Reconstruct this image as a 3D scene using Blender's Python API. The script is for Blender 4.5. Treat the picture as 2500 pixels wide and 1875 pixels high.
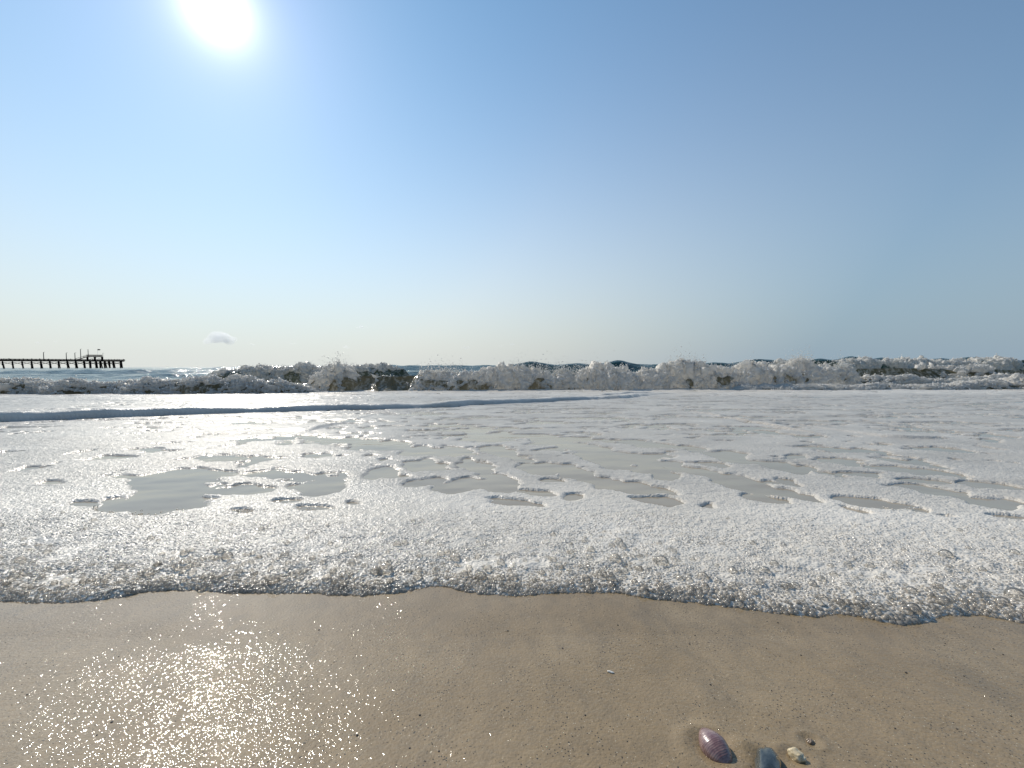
import bpy, bmesh, math, random
import numpy as np
from mathutils import Matrix, Vector

# ------------------------------------------------------------------ camera, sky, sun, exposure
for o in list(bpy.data.objects):
    bpy.data.objects.remove(o)
SC = bpy.context.scene
COL = SC.collection
H = 0.35                       # eye height above the sand under the camera
FP = 15.0 / 36.0 * 2500.0      # focal length in photo pixels
cam_d = bpy.data.cameras.new('camera'); cam_d.lens = 15.0; cam_d.sensor_width = 36.0
cam_d.clip_start = 0.01; cam_d.clip_end = 90000.0
cam = bpy.data.objects.new('camera', cam_d); COL.objects.link(cam)
CM = Matrix.Rotation(math.radians(90 - 2.45), 4, 'X') @ Matrix.Rotation(math.radians(-0.22), 4, 'Z')
cam.matrix_world = Matrix.Translation((0, 0, H)) @ CM
SC.camera = cam
R3 = CM.to_3x3()

def ray(u, v):
    return R3 @ Vector(((u - 1250.0) / FP, -(v - 937.5) / FP, -1.0))

SUN = ray(530, 22).normalized()
SUN_EL = math.asin(SUN.z); SUN_AZ = math.atan2(SUN.x, SUN.y)
world = bpy.data.worlds.new('World'); SC.world = world; world.use_nodes = True
wn = world.node_tree; wn.nodes.clear()
w_out = wn.nodes.new('ShaderNodeOutputWorld'); w_bg = wn.nodes.new('ShaderNodeBackground')
sky = wn.nodes.new('ShaderNodeTexSky'); sky.sky_type = 'NISHITA'; sky.sun_disc = False
sky.sun_elevation = SUN_EL; sky.sun_rotation = SUN_AZ
sky.altitude = 0; sky.air_density = 1.0; sky.dust_density = 0.08; sky.ozone_density = 2.5
w_bg.inputs['Strength'].default_value = 0.10
wn.links.new(w_bg.outputs[0], w_out.inputs[0])
def wnode(typ, ins=None, **kw):
    nd = wn.nodes.new(typ)
    for k, v in kw.items(): setattr(nd, k, v)
    for k, v in (ins or {}).items():
        if isinstance(v, bpy.types.Node): v = v.outputs[0]
        if isinstance(v, bpy.types.NodeSocket): wn.links.new(v, nd.inputs[k])
        else: nd.inputs[k].default_value = v
    return nd
def wmath(op, a, b=0.0): return wnode('ShaderNodeMath', {0: a, 1: b}, operation=op).outputs[0]
def wmix(mode, f, a, b): return wnode('ShaderNodeMix', {'Factor': f, 'A': a, 'B': b}, data_type='RGBA', blend_type=mode).outputs['Result']
w_dir = wnode('ShaderNodeVectorMath', {0: wnode('ShaderNodeTexCoord').outputs['Generated']}, operation='NORMALIZE').outputs[0]
w_ang = wmath('ARCCOSINE', wnode('ShaderNodeVectorMath', {0: w_dir, 1: SUN}, operation='DOT_PRODUCT').outputs['Value'])
w_el = wmath('MAXIMUM', wnode('ShaderNodeSeparateXYZ', {0: w_dir}).outputs['Z'], 0.0)
w_blue = wmix('MULTIPLY', 1.0, sky.outputs[0], (1.18, 1.29, 1.30, 1))
# humid haze low over the sea, paler towards the sun
w_rmp = wnode('ShaderNodeValToRGB', {'Fac': wmath('DIVIDE', w_ang, math.pi)})
_e = w_rmp.color_ramp.elements
for _i, (_p, _c) in enumerate([(.10, (.76, .79, .76)), (.20, (.73, .715, .665)), (.27, (.60, .605, .58)), (.40, (.30, .385, .46)), (.8, (.30, .38, .46))]):
    if _i > 1: _e.new(.5)
for _i, (_p, _c) in enumerate([(.10, (.76, .79, .76)), (.20, (.73, .715, .665)), (.27, (.60, .605, .58)), (.40, (.30, .385, .46)), (.8, (.30, .38, .46))]):
    _e[_i].position = _p; _e[_i].color = _c + (1,)
w_haze = wmix('MULTIPLY', 1.0, w_rmp.outputs[0], (10, 10, 10, 1))
w_low = wmath('POWER', 2.718, wmath('MULTIPLY', wmath('POWER', wmath('DIVIDE', w_el, .335), 1.5), -1.0))
w_col = wmix('MIX', w_low, w_blue, w_haze)
# aureole: the bright air around the sun, by angle from the sun
def w_exp(scale, amp): return wmath('MULTIPLY', wmath('POWER', 2.718, wmath('MULTIPLY', w_ang, -1.0 / scale)), amp)
w_aur = wnode('ShaderNodeCombineColor', {0: wmath('ADD', w_exp(.021, 36.0), w_exp(.11, 3.0)),
    1: wmath('ADD', w_exp(.0205, 36.0), wmath('ADD', w_exp(.11, 2.0), w_exp(.6, 1.1))), 2: wmath('ADD', w_exp(.0215, 36.0), wmath('ADD', w_exp(.11, 2.8), w_exp(.6, 1.5)))})
wn.links.new(wmix('ADD', 1.0, w_col, w_aur.outputs[0]), w_bg.inputs['Color'])

sun_d = bpy.data.lights.new('sun', 'SUN'); sun_d.energy = 4.2; sun_d.angle = math.radians(0.53)
sun_d.color = (1.0, 0.92, 0.80)
sun_o = bpy.data.objects.new('sun', sun_d); COL.objects.link(sun_o)
sun_o.rotation_euler = SUN.to_track_quat('Z', 'Y').to_euler()
vs = SC.view_settings; vs.view_transform = 'Standard'; vs.look = 'None'; vs.gamma = 1.0; vs.use_curve_mapping = False
vs.exposure = 0.0

# ------------------------------------------------------------------ noise and helpers
rng = np.random.default_rng(7); random.seed(7)
def _hash(ix, iy, seed):
    h = (ix.astype(np.int64) * 374761393 + iy.astype(np.int64) * 668265263 + seed * 974711) & 0xffffffff
    h = ((h ^ (h >> 13)) * 1274126177) & 0xffffffff
    return (h ^ (h >> 16)) & 0xffff
def perlin(x, y, seed=0):
    x0 = np.floor(x); y0 = np.floor(y); fx = x - x0; fy = y - y0
    u = fx * fx * fx * (fx * (fx * 6 - 15) + 10); v = fy * fy * fy * (fy * (fy * 6 - 15) + 10)
    def g(dx, dy):
        a = _hash(x0 + dx, y0 + dy, seed) * (2 * math.pi / 65536.0)
        return np.cos(a) * (fx - dx) + np.sin(a) * (fy - dy)
    a = g(0, 0); b = g(1, 0); c = g(0, 1); d = g(1, 1)
    return ((a + (b - a) * u) + ((c + (d - c) * u) - (a + (b - a) * u)) * v) * 1.5
def fbm(x, y, seed=0, octv=4, gain=0.5):
    s = 0; a = 1.0
    for i in range(octv):
        s = s + a * perlin(x * 2 ** i + 17.3 * i, y * 2 ** i - 9.1 * i, seed + i); a *= gain
    return s
def billow(x, y, seed=0, octv=4, gain=0.5):
    s = 0; a = 1.0
    for i in range(octv):
        s = s + a * (1 - np.abs(perlin(x * 2 ** i + 5.3 * i, y * 2 ** i + 3.7 * i, seed + i)) * 2); a *= gain
    return s
def sstep(a, b, x):
    t = np.clip((x - a) / (b - a), 0, 1); return t * t * (3 - 2 * t)

def tag(o, label=None, cat=None, group=None, kind=None):
    if label: o['label'] = label
    if cat: o['category'] = cat
    if group: o['group'] = group
    if kind: o['kind'] = kind
    return o
def empty(name, loc=(0, 0, 0)):
    o = bpy.data.objects.new(name, None); COL.objects.link(o); o.location = loc; o.empty_display_size = 0.1; return o
def mesh_obj(name, verts, faces, mat, parent=None, smooth=True):
    me = bpy.data.meshes.new(name)
    verts = np.asarray(verts, np.float32); faces = np.asarray(faces, np.int32)
    if faces.ndim == 2:
        k = faces.shape[1]
        me.vertices.add(len(verts)); me.vertices.foreach_set('co', verts.ravel())
        me.loops.add(faces.size); me.loops.foreach_set('vertex_index', faces.ravel())
        me.polygons.add(len(faces)); me.polygons.foreach_set('loop_start', np.arange(len(faces), dtype=np.int32) * k)
    me.update(calc_edges=True); me.validate()
    if smooth: me.polygons.foreach_set('use_smooth', np.ones(len(me.polygons), dtype=bool))
    me.materials.append(mat)
    o = bpy.data.objects.new(name, me); COL.objects.link(o)
    if parent: o.parent = parent
    return o
def bm_obj(name, bm, mat, parent=None, smooth=False):
    me = bpy.data.meshes.new(name); bm.to_mesh(me); bm.free()
    if smooth: me.polygons.foreach_set('use_smooth', np.ones(len(me.polygons), dtype=bool))
    me.materials.append(mat)
    o = bpy.data.objects.new(name, me); COL.objects.link(o)
    if parent: o.parent = parent
    return o
def grid_faces(nr, nc, keep=None):
    i = np.arange(nr - 1)[:, None] * nc + np.arange(nc - 1)[None, :]
    f = np.stack([i, i + 1, i + nc + 1, i + nc], -1).reshape(-1, 4)
    if keep is not None: f = f[keep.reshape(-1)]
    return f
def compact(verts, faces):
    used = np.unique(faces); m = np.zeros(len(verts), np.int64); m[used] = np.arange(len(used))
    return verts[used], m[faces]

# material helper
class NT:
    def __init__(s, name):
        s.m = bpy.data.materials.new(name); s.m.use_nodes = True; s.t = s.m.node_tree; s.t.nodes.clear()
        s.out = s.n('ShaderNodeOutputMaterial')
    def n(s, typ, ins=None, **kw):
        nd = s.t.nodes.new(typ)
        for k, v in kw.items(): setattr(nd, k, v)
        for k, v in (ins or {}).items(): s.set(nd.inputs[k], v)
        return nd
    def set(s, sock, v):
        if isinstance(v, bpy.types.Node): v = v.outputs[0]
        if isinstance(v, bpy.types.NodeSocket): s.t.links.new(v, sock)
        else: sock.default_value = v
    def surf(s, v): s.set(s.out.inputs['Surface'], v); return s.m
    def noise(s, scale, detail=3, vec=None, rough=0.5, out=0):
        nd = s.n('ShaderNodeTexNoise', {'Scale': scale, 'Detail': detail, 'Roughness': rough})
        if vec is not None: s.set(nd.inputs['Vector'], vec)
        return nd.outputs[out]
    def pos(s): return s.n('ShaderNodeNewGeometry').outputs['Position']
    def stretch(s, vec, sc):
        return s.n('ShaderNodeMapping', {'Vector': vec, 'Scale': sc}).outputs[0]
    def ramp(s, fac, stops):
        nd = s.n('ShaderNodeValToRGB', {'Fac': fac}); e = nd.color_ramp.elements
        while len(e) < len(stops): e.new(0.5)
        for i, (p, c) in enumerate(stops):
            e[i].position = p; e[i].color = tuple(c) + (1,) if len(c) == 3 else c
        return nd.outputs[0]
    def rng(s, val, a, b, c, d):
        return s.n('ShaderNodeMapRange', {'Value': val, 'From Min': a, 'From Max': b, 'To Min': c, 'To Max': d}).outputs[0]
    def mix(s, fac, a, b, mode='MIX'):
        nd = s.n('ShaderNodeMix', data_type='RGBA', blend_type=mode)
        s.set(nd.inputs['Factor'], fac); s.set(nd.inputs['A'], a); s.set(nd.inputs['B'], b); return nd.outputs['Result']
    def math(s, op, a, b=0.0):
        nd = s.n('ShaderNodeMath', operation=op); s.set(nd.inputs[0], a); s.set(nd.inputs[1], b); return nd.outputs[0]
    def bump(s, h, strength, dist, nrm=None):
        nd = s.n('ShaderNodeBump', {'Height': h, 'Strength': strength, 'Distance': dist})
        if nrm is not None: s.set(nd.inputs['Normal'], nrm)
        return nd.outputs[0]
def c4(r, g, b): return (r, g, b, 1.0)

# ------------------------------------------------------------------ shape of the beach and the water
SL = 0.035                                             # slope of the beach face
ZS = -0.42                                             # level of the sea beyond the swash
def ground(u, v):
    d = ray(u, v); t = H / (-d.z - SL * d.y); return np.array([d.x * t, d.y * t])
def at_dist(u, v, y):
    d = ray(u, v); t = y / d.y; return np.array([d.x * t, y, H + d.z * t])
Rinv = np.array(R3.transposed())
def project(x, y, z):
    p = np.stack([x, y, z - H], -1) @ Rinv.T
    return 1250 + FP * p[..., 0] / -p[..., 2], 937.5 - FP * p[..., 1] / -p[..., 2]

_edge = [(0,1472),(102,1474),(244,1468),(366,1443),(468,1439),(549,1449),(692,1451),(800,1449),(900,1452),(972,1447),(1045,1430),
 (1081,1428),(1135,1441),(1190,1452),(1298,1456),(1406,1450),(1497,1448),(1587,1459),(1696,1470),(1808,1481),(1917,1495),(1989,1503),
 (2043,1495),(2098,1503),(2170,1521),(2242,1523),(2293,1510),(2307,1499),(2387,1501),(2496,1521)]
_eg = np.array([ground(u, v) for u, v in _edge])
def front_edge(x):
    base = np.interp(x, _eg[:, 0], _eg[:, 1])
    off = np.where(x < _eg[0, 0], (_eg[0, 0] - x) * 0.18, 0) + np.where(x > _eg[-1, 0], -(x - _eg[-1, 0]) * 0.05, 0)
    outside = sstep(0, 0.3, np.maximum(_eg[0, 0] - x, x - _eg[-1, 0]))
    return base + off + 0.004 * perlin(x * 14, x * 0 + .5, 3) + 0.0025 * perlin(x * 45, x * 0 + .5, 4) + outside * 0.06 * perlin(x * 1.7, x * 0 + .2, 5)

def polyline(pts):
    g = np.array([ground(u, v) for u, v, *_ in pts]); hh = np.array([p[2] for p in pts]); return g, hh
BORES = [  # (photo points on the foot of the little wave front, height in metres), front width, back length
 ([(-900,1070,.08),(0,1034,.085),(200,1027,.08),(398,1018,.075),(580,1012,.062),(762,1007,.062),(942,1002,.06),(1040,999,.05),(1100,997,.07),(1180,991,.065),(1258,988,.06),(1404,981,.06),(1460,978,.045),(1511,977,.06),(1560,970,.05),(1619,964,.0)], .09, .35),
 ([(670,1058,.0),(690,1057,.014),(740,1055,.018),(790,1049,.016),(832,1041,.0)], .06, .12),
 ([(1440,972,.0),(1480,970,.04),(1540,967,.05),(1590,965,.04),(1680,962,.0)], .08, .3),
 ([(1800,1030,.0),(1830,1036,.012),(1890,1040,.014),(1940,1038,.0)], .04, .1),
 ([(2060,1061,.0),(2130,1070,.012),(2200,1076,.015),(2270,1077,.012),(2330,1075,.0)], .03, .12),
]
BP = [(polyline(p), fw, bl) for p, fw, bl in BORES]
def bore(x, y):
    z = 0
    for (g, hh), fw, bl in BP:
        yb = np.interp(x, g[:, 0], g[:, 1]); hb = np.interp(x, g[:, 0], hh, left=hh[0], right=hh[-1])
        sl = np.gradient(g[:, 1], g[:, 0]); k = np.interp(x, g[:, 0], np.sqrt(1 + sl * sl))
        yb = yb + .05 * perlin(x * 1.9, x * 0 + 3, 40) * np.minimum(hb / .05, 1) + .007 * perlin(x * 6, x * 0 + 3, 41) * np.minimum(hb / .05, 1)
        d = (y - yb) / k
        hb = hb * (1 + .15 * perlin(x * 2.3, x * 0 + 7, 42) + .05 * perlin(x * 9, x * 0 + 7, 43))
        q = np.clip((d + fw) / fw, 0, 1)
        z = z + np.where(d < 0, 1 - (1 - q) ** 2.2, .3 * np.exp(-d / (bl * 4)) + .7 * np.exp(-(d / bl) ** 2)) * hb * (d > -fw)
    return z
def level(y):                                            # still shape of the water: sloping swash, then flat sea
    t = sstep(8.0, 15.0, y)
    return (-SL * y) * (1 - t) + ZS * t
def undul(x, y):
    return .0022 * fbm(x * 3.1 + 4, y * 4.3, 31, 3)
def swash_h(x, y):
    """height of the thin water sheet"""
    e = y - front_edge(x)
    z = level(y) + np.interp(e, [-.05, -.004, .02, .3, 2.0, 5], [-.006, -.002, .003, .006, .012, .02])
    a = sstep(.3, 4, e)
    z = z + undul(x, y) * (1 - sstep(.5, 3, e))
    z = z + a * .006 * fbm(x * 1.1 + 3, y * 2.6, 11, 3) + .0009 * fbm(x * 9, y * 14, 13, 2) * sstep(.1, .6, e)
    z = z + sstep(4, 9, y) * .016 * fbm(x * .8, y * 3.0, 15, 3)
    return z + bore(x, y)
def sea_h(x, y):
    z = swash_h(x, y)
    far = sstep(13, 17, y)
    w = .05 * fbm(x * .45, y * .9, 21, 4, .55) + .10 * fbm(x * .05, y * .22, 25, 3)
    w = w + .16 * np.sin(y * .62 + 2.2 * perlin(x * .05, y * .03, 29)) * sstep(18, 40, y) * (.5 + perlin(x * .06, y * .05, 30))
    fade = 1 - sstep(150, 900, y) * .6
    return z + far * w * fade
def swell(x, y):                                          # green unbroken swells standing above the horizon further out
    z = 0
    for (x0, x1, yc, hgt, wd, sd) in SWELLS:
        p = yc + .8 * perlin(x * .12, x * 0 + sd, 60) 
        a = sstep(x0, x0 + (x1 - x0) * .2, x) * (1 - sstep(x1 - (x1 - x0) * .2, x1, x))
        a = a * (1 + .35 * perlin(x * .35, x * 0 + sd, 61))
        d = (y - p) / wd
        z = z + a * hgt * np.exp(-d * d * np.where(d < 0, 2.2, .6))
    return z
SWELLS = [(-6.0, 34.0, 40.0, 1.02, 2.2, 1.0), (6.0, 30.0, 27.0, .84, 1.5, 2.0), (-60, -14, 44.0, .42, 2.5, 3.0), (-30, -8, 30.0, .34, 1.6, 4.0),
          (20, 70, 52.0, 1.35, 2.6, 5.0), (-12, 3, 25.0, .45, 1.4, 6.0), (-70, 60, 75.0, .85, 4.0, 7.0), (-100, 90, 120.0, .9, 6.0, 8.0)]

RISE = .085                                             # the bare sand steepens a little above the foam
def on_face(u, v):
    d = ray(u, v); y = ground(u, v)[1]
    for _ in range(30): y = (H - (-SL * y + RISE * max(.57 - y, 0) ** 1.15)) / (-d.z / d.y)
    return np.array([d.x / d.y * y, y])
SHELLS_PX = {'mauve': (1745, 1828), 'dark': (1876, 1884), 'cream': (1945, 1852), 'brown': (1978, 1808)}
SH = {k: on_face(*v) for k, v in SHELLS_PX.items()}
def sand_h(x, y):
    z = -SL * y - np.maximum(y - 3, 0) * .03 + RISE * np.maximum(.57 - y, 0) ** 1.15
    z = z + undul(x, y) + .0003 * fbm((x + .5 * y) * 24, (y - .8 * x) * 5, 33, 2)
    z = z + .00010 * fbm(x * 120, y * 120, 35, 2)
    for k, (r, dep) in {'mauve': (.014, .004), 'dark': (.016, .004), 'cream': (.008, .0025), 'brown': (.006, .002)}.items():
        sx, sy = SH[k]; d2 = ((x - sx) ** 2 + (y - sy) ** 2) / r ** 2
        z = z - dep * np.exp(-d2 * .9) + dep * .5 * np.exp(-(np.sqrt(d2) - 2.0) ** 2 * 3)
    return z

# ------------------------------------------------------------------ materials of the setting
def mat_sand():
    t = NT('wet_sand'); p = t.pos()
    big = t.noise(5.0, 4, p, .55)
    mid = t.noise(55.0, 4, t.stretch(p, (1.0, .6, 1.0)), .6)
    col = t.ramp(big, [(.3, (.235, .168, .092)), (.55, (.280, .205, .118)), (.75, (.305, .232, .143))])
    col = t.mix(t.rng(mid, .35, .7, 0, .5), col, c4(.17, .13, .082))
    blot = t.noise(16.0, 5, t.stretch(p, (1.0, .45, 1.0)), .65)
    col = t.mix(t.rng(blot, .55, .72, 0, .45), col, c4(.15, .118, .078))
    # grains of other minerals: dark and pale specks
    for sc, thr, c, keep in ((420.0, .19, c4(.03, .026, .02), .80), (230.0, .13, c4(.035, .028, .02), .88), (520.0, .16, c4(.50, .44, .34), .92)):
        v = t.n('ShaderNodeTexVoronoi', {'Vector': p, 'Scale': sc}, feature='F1')
        near = t.math('LESS_THAN', v.outputs['Distance'], thr * 1.6)
        sel = t.math('GREATER_THAN', t.n('ShaderNodeSeparateColor', {'Color': v.outputs['Color']}).outputs[0], keep)
        clump = t.rng(t.noise(22.0, 3, p), .36, .56, .1, 1)
        col = t.mix(t.math('MULTIPLY', t.math('MULTIPLY', near, sel), clump), col, c)
    bmp = t.bump(t.noise(330.0, 3, p), .3, .003)
    # rounded grains standing out of the water film
    def grains(scale, z):
        v = t.n('ShaderNodeTexVoronoi', {'Vector': t.stretch(p, (1, 1, .0)), 'Scale': scale}, feature='F1')
        cone = t.math('SUBTRACT', 1.0, t.math('MULTIPLY', v.outputs['Distance'], v.outputs['Distance']))
        return t.math('MULTIPLY', t.math('MULTIPLY', cone, t.rng(t.n('ShaderNodeSeparateColor', {'Color': v.outputs['Color']}).outputs[z], 0, 1, .25, 1.0)), 1.0)
    film = t.math('ADD', grains(170.0, 0), t.math('MULTIPLY', grains(330.0, 1), .45))
    # the water film drowns the grains towards the foam
    dry = t.rng(t.math('ADD', t.n('ShaderNodeSeparateXYZ', {'Vector': p}).outputs['Y'], t.rng(t.noise(7.0, 3, p), 0, 1, -.06, .06)), .49, .62, 1.0, .12)
    bcoat = t.bump(film, 1.0, t.math('MULTIPLY', dry, t.rng(t.noise(9.0, 3, t.stretch(p, (1, .5, 1))), .3, .7, .0007, .0013)))
    b = t.n('ShaderNodeBsdfPrincipled', {'Base Color': col, 'Roughness': .6, 'Specular IOR Level': .15, 'Normal': bmp,
        'Coat Weight': .75, 'Coat Roughness': .06, 'Coat IOR': 1.33, 'Coat Normal': bcoat})
    return t.surf(b)
def mat_sea():
    t = NT('sea_water'); p = t.pos(); y = t.n('ShaderNodeSeparateXYZ', {'Vector': p}).outputs['Y']
    shal = t.mix(t.rng(t.noise(2.5, 3, p), .3, .7, 0, 1), c4(.27, .225, .165), c4(.33, .28, .21))
    mid = c4(.11, .105, .06); deep = c4(.016, .055, .050)
    col = t.mix(t.rng(y, 10, 15, 0, 1), shal, mid); col = t.mix(t.rng(y, 15, 24, 0, 1), col, deep)
    n1 = t.noise(5.0, 4, t.stretch(p, (.5, 1.0, 1.0)), .6); n2 = t.noise(1.1, 4, t.stretch(p, (.5, 1, 1)), .62)
    bs = t.rng(y, 9, 16, .04, .8)
    bn = t.bump(n2, bs, .35); bn = t.bump(n1, t.rng(y, 1, 14, .05, .5), .05, bn)
    b = t.n('ShaderNodeBsdfPrincipled', {'Base Color': col, 'Roughness': t.rng(y, 3, 40, .09, .16), 'IOR': 1.33, 'Normal': bn})
    return t.surf(b)
def mat_foam():
    t = NT('swash_foam'); p = t.pos(); y = t.n('ShaderNodeSeparateXYZ', {'Vector': p}).outputs['Y']
    v = t.n('ShaderNodeTexVoronoi', {'Vector': p, 'Scale': 230.0}, feature='SMOOTH_F1')
    v2 = t.n('ShaderNodeTexVoronoi', {'Vector': p, 'Scale': 90.0}, feature='SMOOTH_F1')
    n3 = t.noise(26.0, 3, t.stretch(p, (.6, 1, 1)))
    hgt = t.math('ADD', t.math('MULTIPLY', v.outputs['Distance'], -.45), t.math('MULTIPLY', v2.outputs['Distance'], -.5))
    bn = t.bump(hgt, t.rng(y, 1.0, 6, .55, .30), .010)
    bn = t.bump(n3, t.rng(y, 1.5, 6, .1, .4), .03, bn)
    pat = t.noise(3.0, 4, t.stretch(p, (.5, 1, 1)), .6)
    thin = t.mix(t.rng(pat, .3, .7, 0, 1), c4(.45, .42, .375), c4(.57, .54, .49))
    full = t.mix(t.rng(pat, .3, .7, 0, 1), c4(.70, .65, .57), c4(.83, .775, .69))
    body = t.n('ShaderNodeAttribute', attribute_name='body').outputs['Fac']
    col = t.mix(body, thin, full)
    b = t.n('ShaderNodeBsdfPrincipled', {'Base Color': col, 'Roughness': .3, 'IOR': 1.33, 'Specular IOR Level': .22, 'Normal': bn})
    tr = t.n('ShaderNodeBsdfTranslucent', {'Color': c4(.7, .68, .64)})
    return t.surf(t.n('ShaderNodeMixShader', {0: .12, 1: b, 2: tr}))
def mat_bubble(name, white, clear, tint):
    t = NT(name)
    d = t.n('ShaderNodeBsdfDiffuse', {'Color': c4(*tint)}); tl = t.n('ShaderNodeBsdfTranslucent', {'Color': c4(*tint)})
    tp = t.n('ShaderNodeBsdfTransparent', {'Color': c4(.97, .96, .94)})
    g = t.n('ShaderNodeBsdfGlossy', {'Color': c4(1, 1, 1), 'Roughness': .12})
    body = t.n('ShaderNodeMixShader', {0: .55, 1: d, 2: tl})
    body = t.n('ShaderNodeMixShader', {0: clear, 1: body, 2: tp})
    fr = t.n('ShaderNodeFresnel', {'IOR': 1.36})
    return t.surf(t.n('ShaderNodeMixShader', {0: fr, 1: body, 2: g}))
M_SAND = mat_sand(); M_SEA = mat_sea(); M_FOAM = mat_foam()
M_BUB = mat_bubble('foam_bubble', 1, .05, (.93, .875, .79)); M_RIM = mat_bubble('rim_bubble', 1, .5, (.78, .71, .61)); M_BIG = mat_bubble('clear_bubble', 1, .82, (.75, .72, .68))

# ------------------------------------------------------------------ ground and water sheets
def fan(rows, ncol, k=1.9, c=.4, outer=(.15, .5, 1.5, 5, 15, 50, 150)):
    t = np.linspace(-1, 1, ncol); y = np.asarray(rows)[:, None]
    wid = k * np.maximum(y, 0) + c + np.maximum(-y, 0) * 1.0
    x = t[None, :] * wid
    if outer:
        sc = np.maximum(1, y / 20)
        ex = np.array(outer)[None, :] * sc
        x = np.concatenate([(-wid - ex)[:, ::-1], x, wid + ex], 1)
    return x, np.broadcast_to(y, x.shape)
def logrows(a, b, d):
    return np.exp(np.arange(math.log(a), math.log(b), d))
def sheet(name, x, y, z, mat, keep=None):
    v = np.stack([x, y, z], -1).reshape(-1, 3); f = grid_faces(*x.shape, keep)
    if keep is not None: v, f = compact(v, f)
    return mesh_obj(name, v, f, mat)

rows = np.concatenate([[-60, -40, -25, -15, -9, -5, -3, -2, -1.2, -.7, -.4, -.2, -.05, .08, .16, .22], logrows(.26, .78, .0045), logrows(.8, 22, .05)])
x, y = fan(rows, 700)
sand = tag(sheet('sand_beach', x, y, sand_h(x, y), M_SAND), 'wet brown sand beach running down under the foam', 'beach', kind='structure')
rows = np.concatenate([logrows(.5, 60, .0125), logrows(60, 30000, .03)])
x, y = fan(rows, 520)
sea = tag(sheet('sea', x, y, sea_h(x, y) + swell(x, y) - .6 * bore(x, y) * sstep(.004, .02, bore(x, y)), M_SEA), 'green sea and thin swash water running up the beach', 'sea', kind='structure')

# ------------------------------------------------------------------ foam sheet lying on the swash, with its holes
HOLES = [(366,1232,130,20,0),(427,1195,110,32,0),(386,1171,90,18,0),(468,1160,110,15,0),(199,1232,34,9,0),(529,1203,45,8,0),(610,1195,75,11,0),
 (773,1195,55,28,0),(805,1170,45,14,0),(671,1158,80,12,0),(549,1118,60,8,0),(765,1243,50,8,0),(866,1232,15,5,0),(700,1225,40,6,0),(590,1250,30,6,0),
 (1218,1108,42,12,6),(1283,1123,34,6,4),(1041,1137,52,14,0),(1171,1145,42,13,8),(1146,1126,14,7,0),(1037,1179,50,9,-4),(1099,1195,52,14,0),
 (1153,1184,50,14,0),(1218,1184,55,22,8),(1348,1175,30,7,4),(1305,1203,46,9,5),(1395,1215,26,9,0),(1254,1230,60,8,8),(1609,1226,58,11,8),
 (1442,1170,65,20,15),(1352,1145,75,14,4),(1515,1184,85,15,12),(1594,1195,70,10,14),(1515,1123,125,20,12),(1623,1134,60,10,8),(1631,1163,36,12,0),
 (936,1155,40,16,0),(1063,1105,90,13,0),(936,1090,80,13,0),(1790,1119,65,14,12),(1917,1141,75,12,10),(1808,1181,95,18,15),(1935,1210,85,11,12),
 (1881,1221,62,8,10),(2134,1231,80,11,8),(2090,1246,42,5,12),(2242,1249,26,6,10),(2307,1264,24,3,8),(2260,1199,95,10,8),(2423,1228,80,18,7),
 (2098,1159,60,5,5),(2170,1145,55,7,5),(2224,1130,95,7,8),(2278,1155,95,8,5),(2260,1177,65,7,4),(2423,1188,85,8,5),(1942,1117,32,7,0),
 (2061,1130,60,8,8),(2025,1098,95,5,4),(2460,1264,48,5,6),(1700,1150,90,11,12),(1400,1090,100,10,6),(1330,1070,120,7,2),(830,1075,90,8,0),
 (250,1120,60,5,-4),(120,1180,30,5,-4),(2300,1100,100,5,3),(1180,1075,70,7,0),(1620,1090,110,8,6)]
def foam_field(x, y):
    z0 = swash_h(x, y); u, v = project(x, y, z0); e = y - front_edge(x)
    wu = fbm(x * 7, y * 7, 71, 3); wv = fbm(x * 7 + 40, y * 7, 75, 3)
    D = np.full(x.shape, 9.0)
    for cu, cv, ru, rv, ang in HOLES:
        a = math.radians(ang); du = u - cu + wu * min(ru * .5, 30); dv = v - cv + wv * rv * .55
        p = du * math.cos(a) + dv * math.sin(a); q = -du * math.sin(a) + dv * math.cos(a)
        D = np.minimum(D, np.sqrt((p / ru) ** 2 + (q / rv) ** 2) - 1)
    D = D * 1.2
    n1 = fbm(x * 5.0 + 2, y * 5.0, 81, 4); n2 = fbm(x * 1.7 + .5 * n1, y * 3.6, 85, 4, .55)
    b = sstep(1.8, 3.0, y)
    off = np.interp(y, [1.0, 1.12, 1.35, 2.0, 2.8, 5.0, 7.0, 10, 14], [2, 1.2, .62, .42, .20, .22, .34, .34, .30])
    off = off + sstep(600, 100, u) * .25 + sstep(1700, 2300, u) * sstep(1.8, 3, y) * -.05
    off = off + np.exp(-((u - 2200) / 60) ** 2 - ((v - 1068) / 8) ** 2)
    Dn = ((1 - b) * n1 + b * n2 + off) * 1.6
    D = np.minimum(D, Dn)
    bo = bore(x, y)
    D = np.maximum(D, sstep(.012, .03, bo))
    D = np.where(e < .35, np.maximum(D, sstep(.40, .25, e)), D)
    return z0, e, D, u, v
rows = logrows(.54, 15.0, .0050)
x, y = fan(rows, 740, outer=None)
z0, e, D, u, v = foam_field(x, y)
thick = np.interp(y, [.6, 1.0, 1.6, 4, 14], [.0058, .0044, .0038, .005, .010])
lip = np.sqrt(np.clip(e / .085, 0, 1))
bumpy = .0016 * fbm(x * 60, y * 60, 91, 2) * np.interp(y, [.6, 1, 2.5, 5], [1.4, 1, .8, .3]) + .0035 * fbm(x * 14, y * 14, 93, 2) * sstep(.6, .1, e)
k = sstep(0, .16, D)
zf = z0 + np.where((D > 0) & (e > 0), (thick + bumpy + .0015) * k * lip, 0) + np.where((D <= 0) | (e <= 0), -.004, 0)
on = (D > -.03) & (e > -.004)
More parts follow.
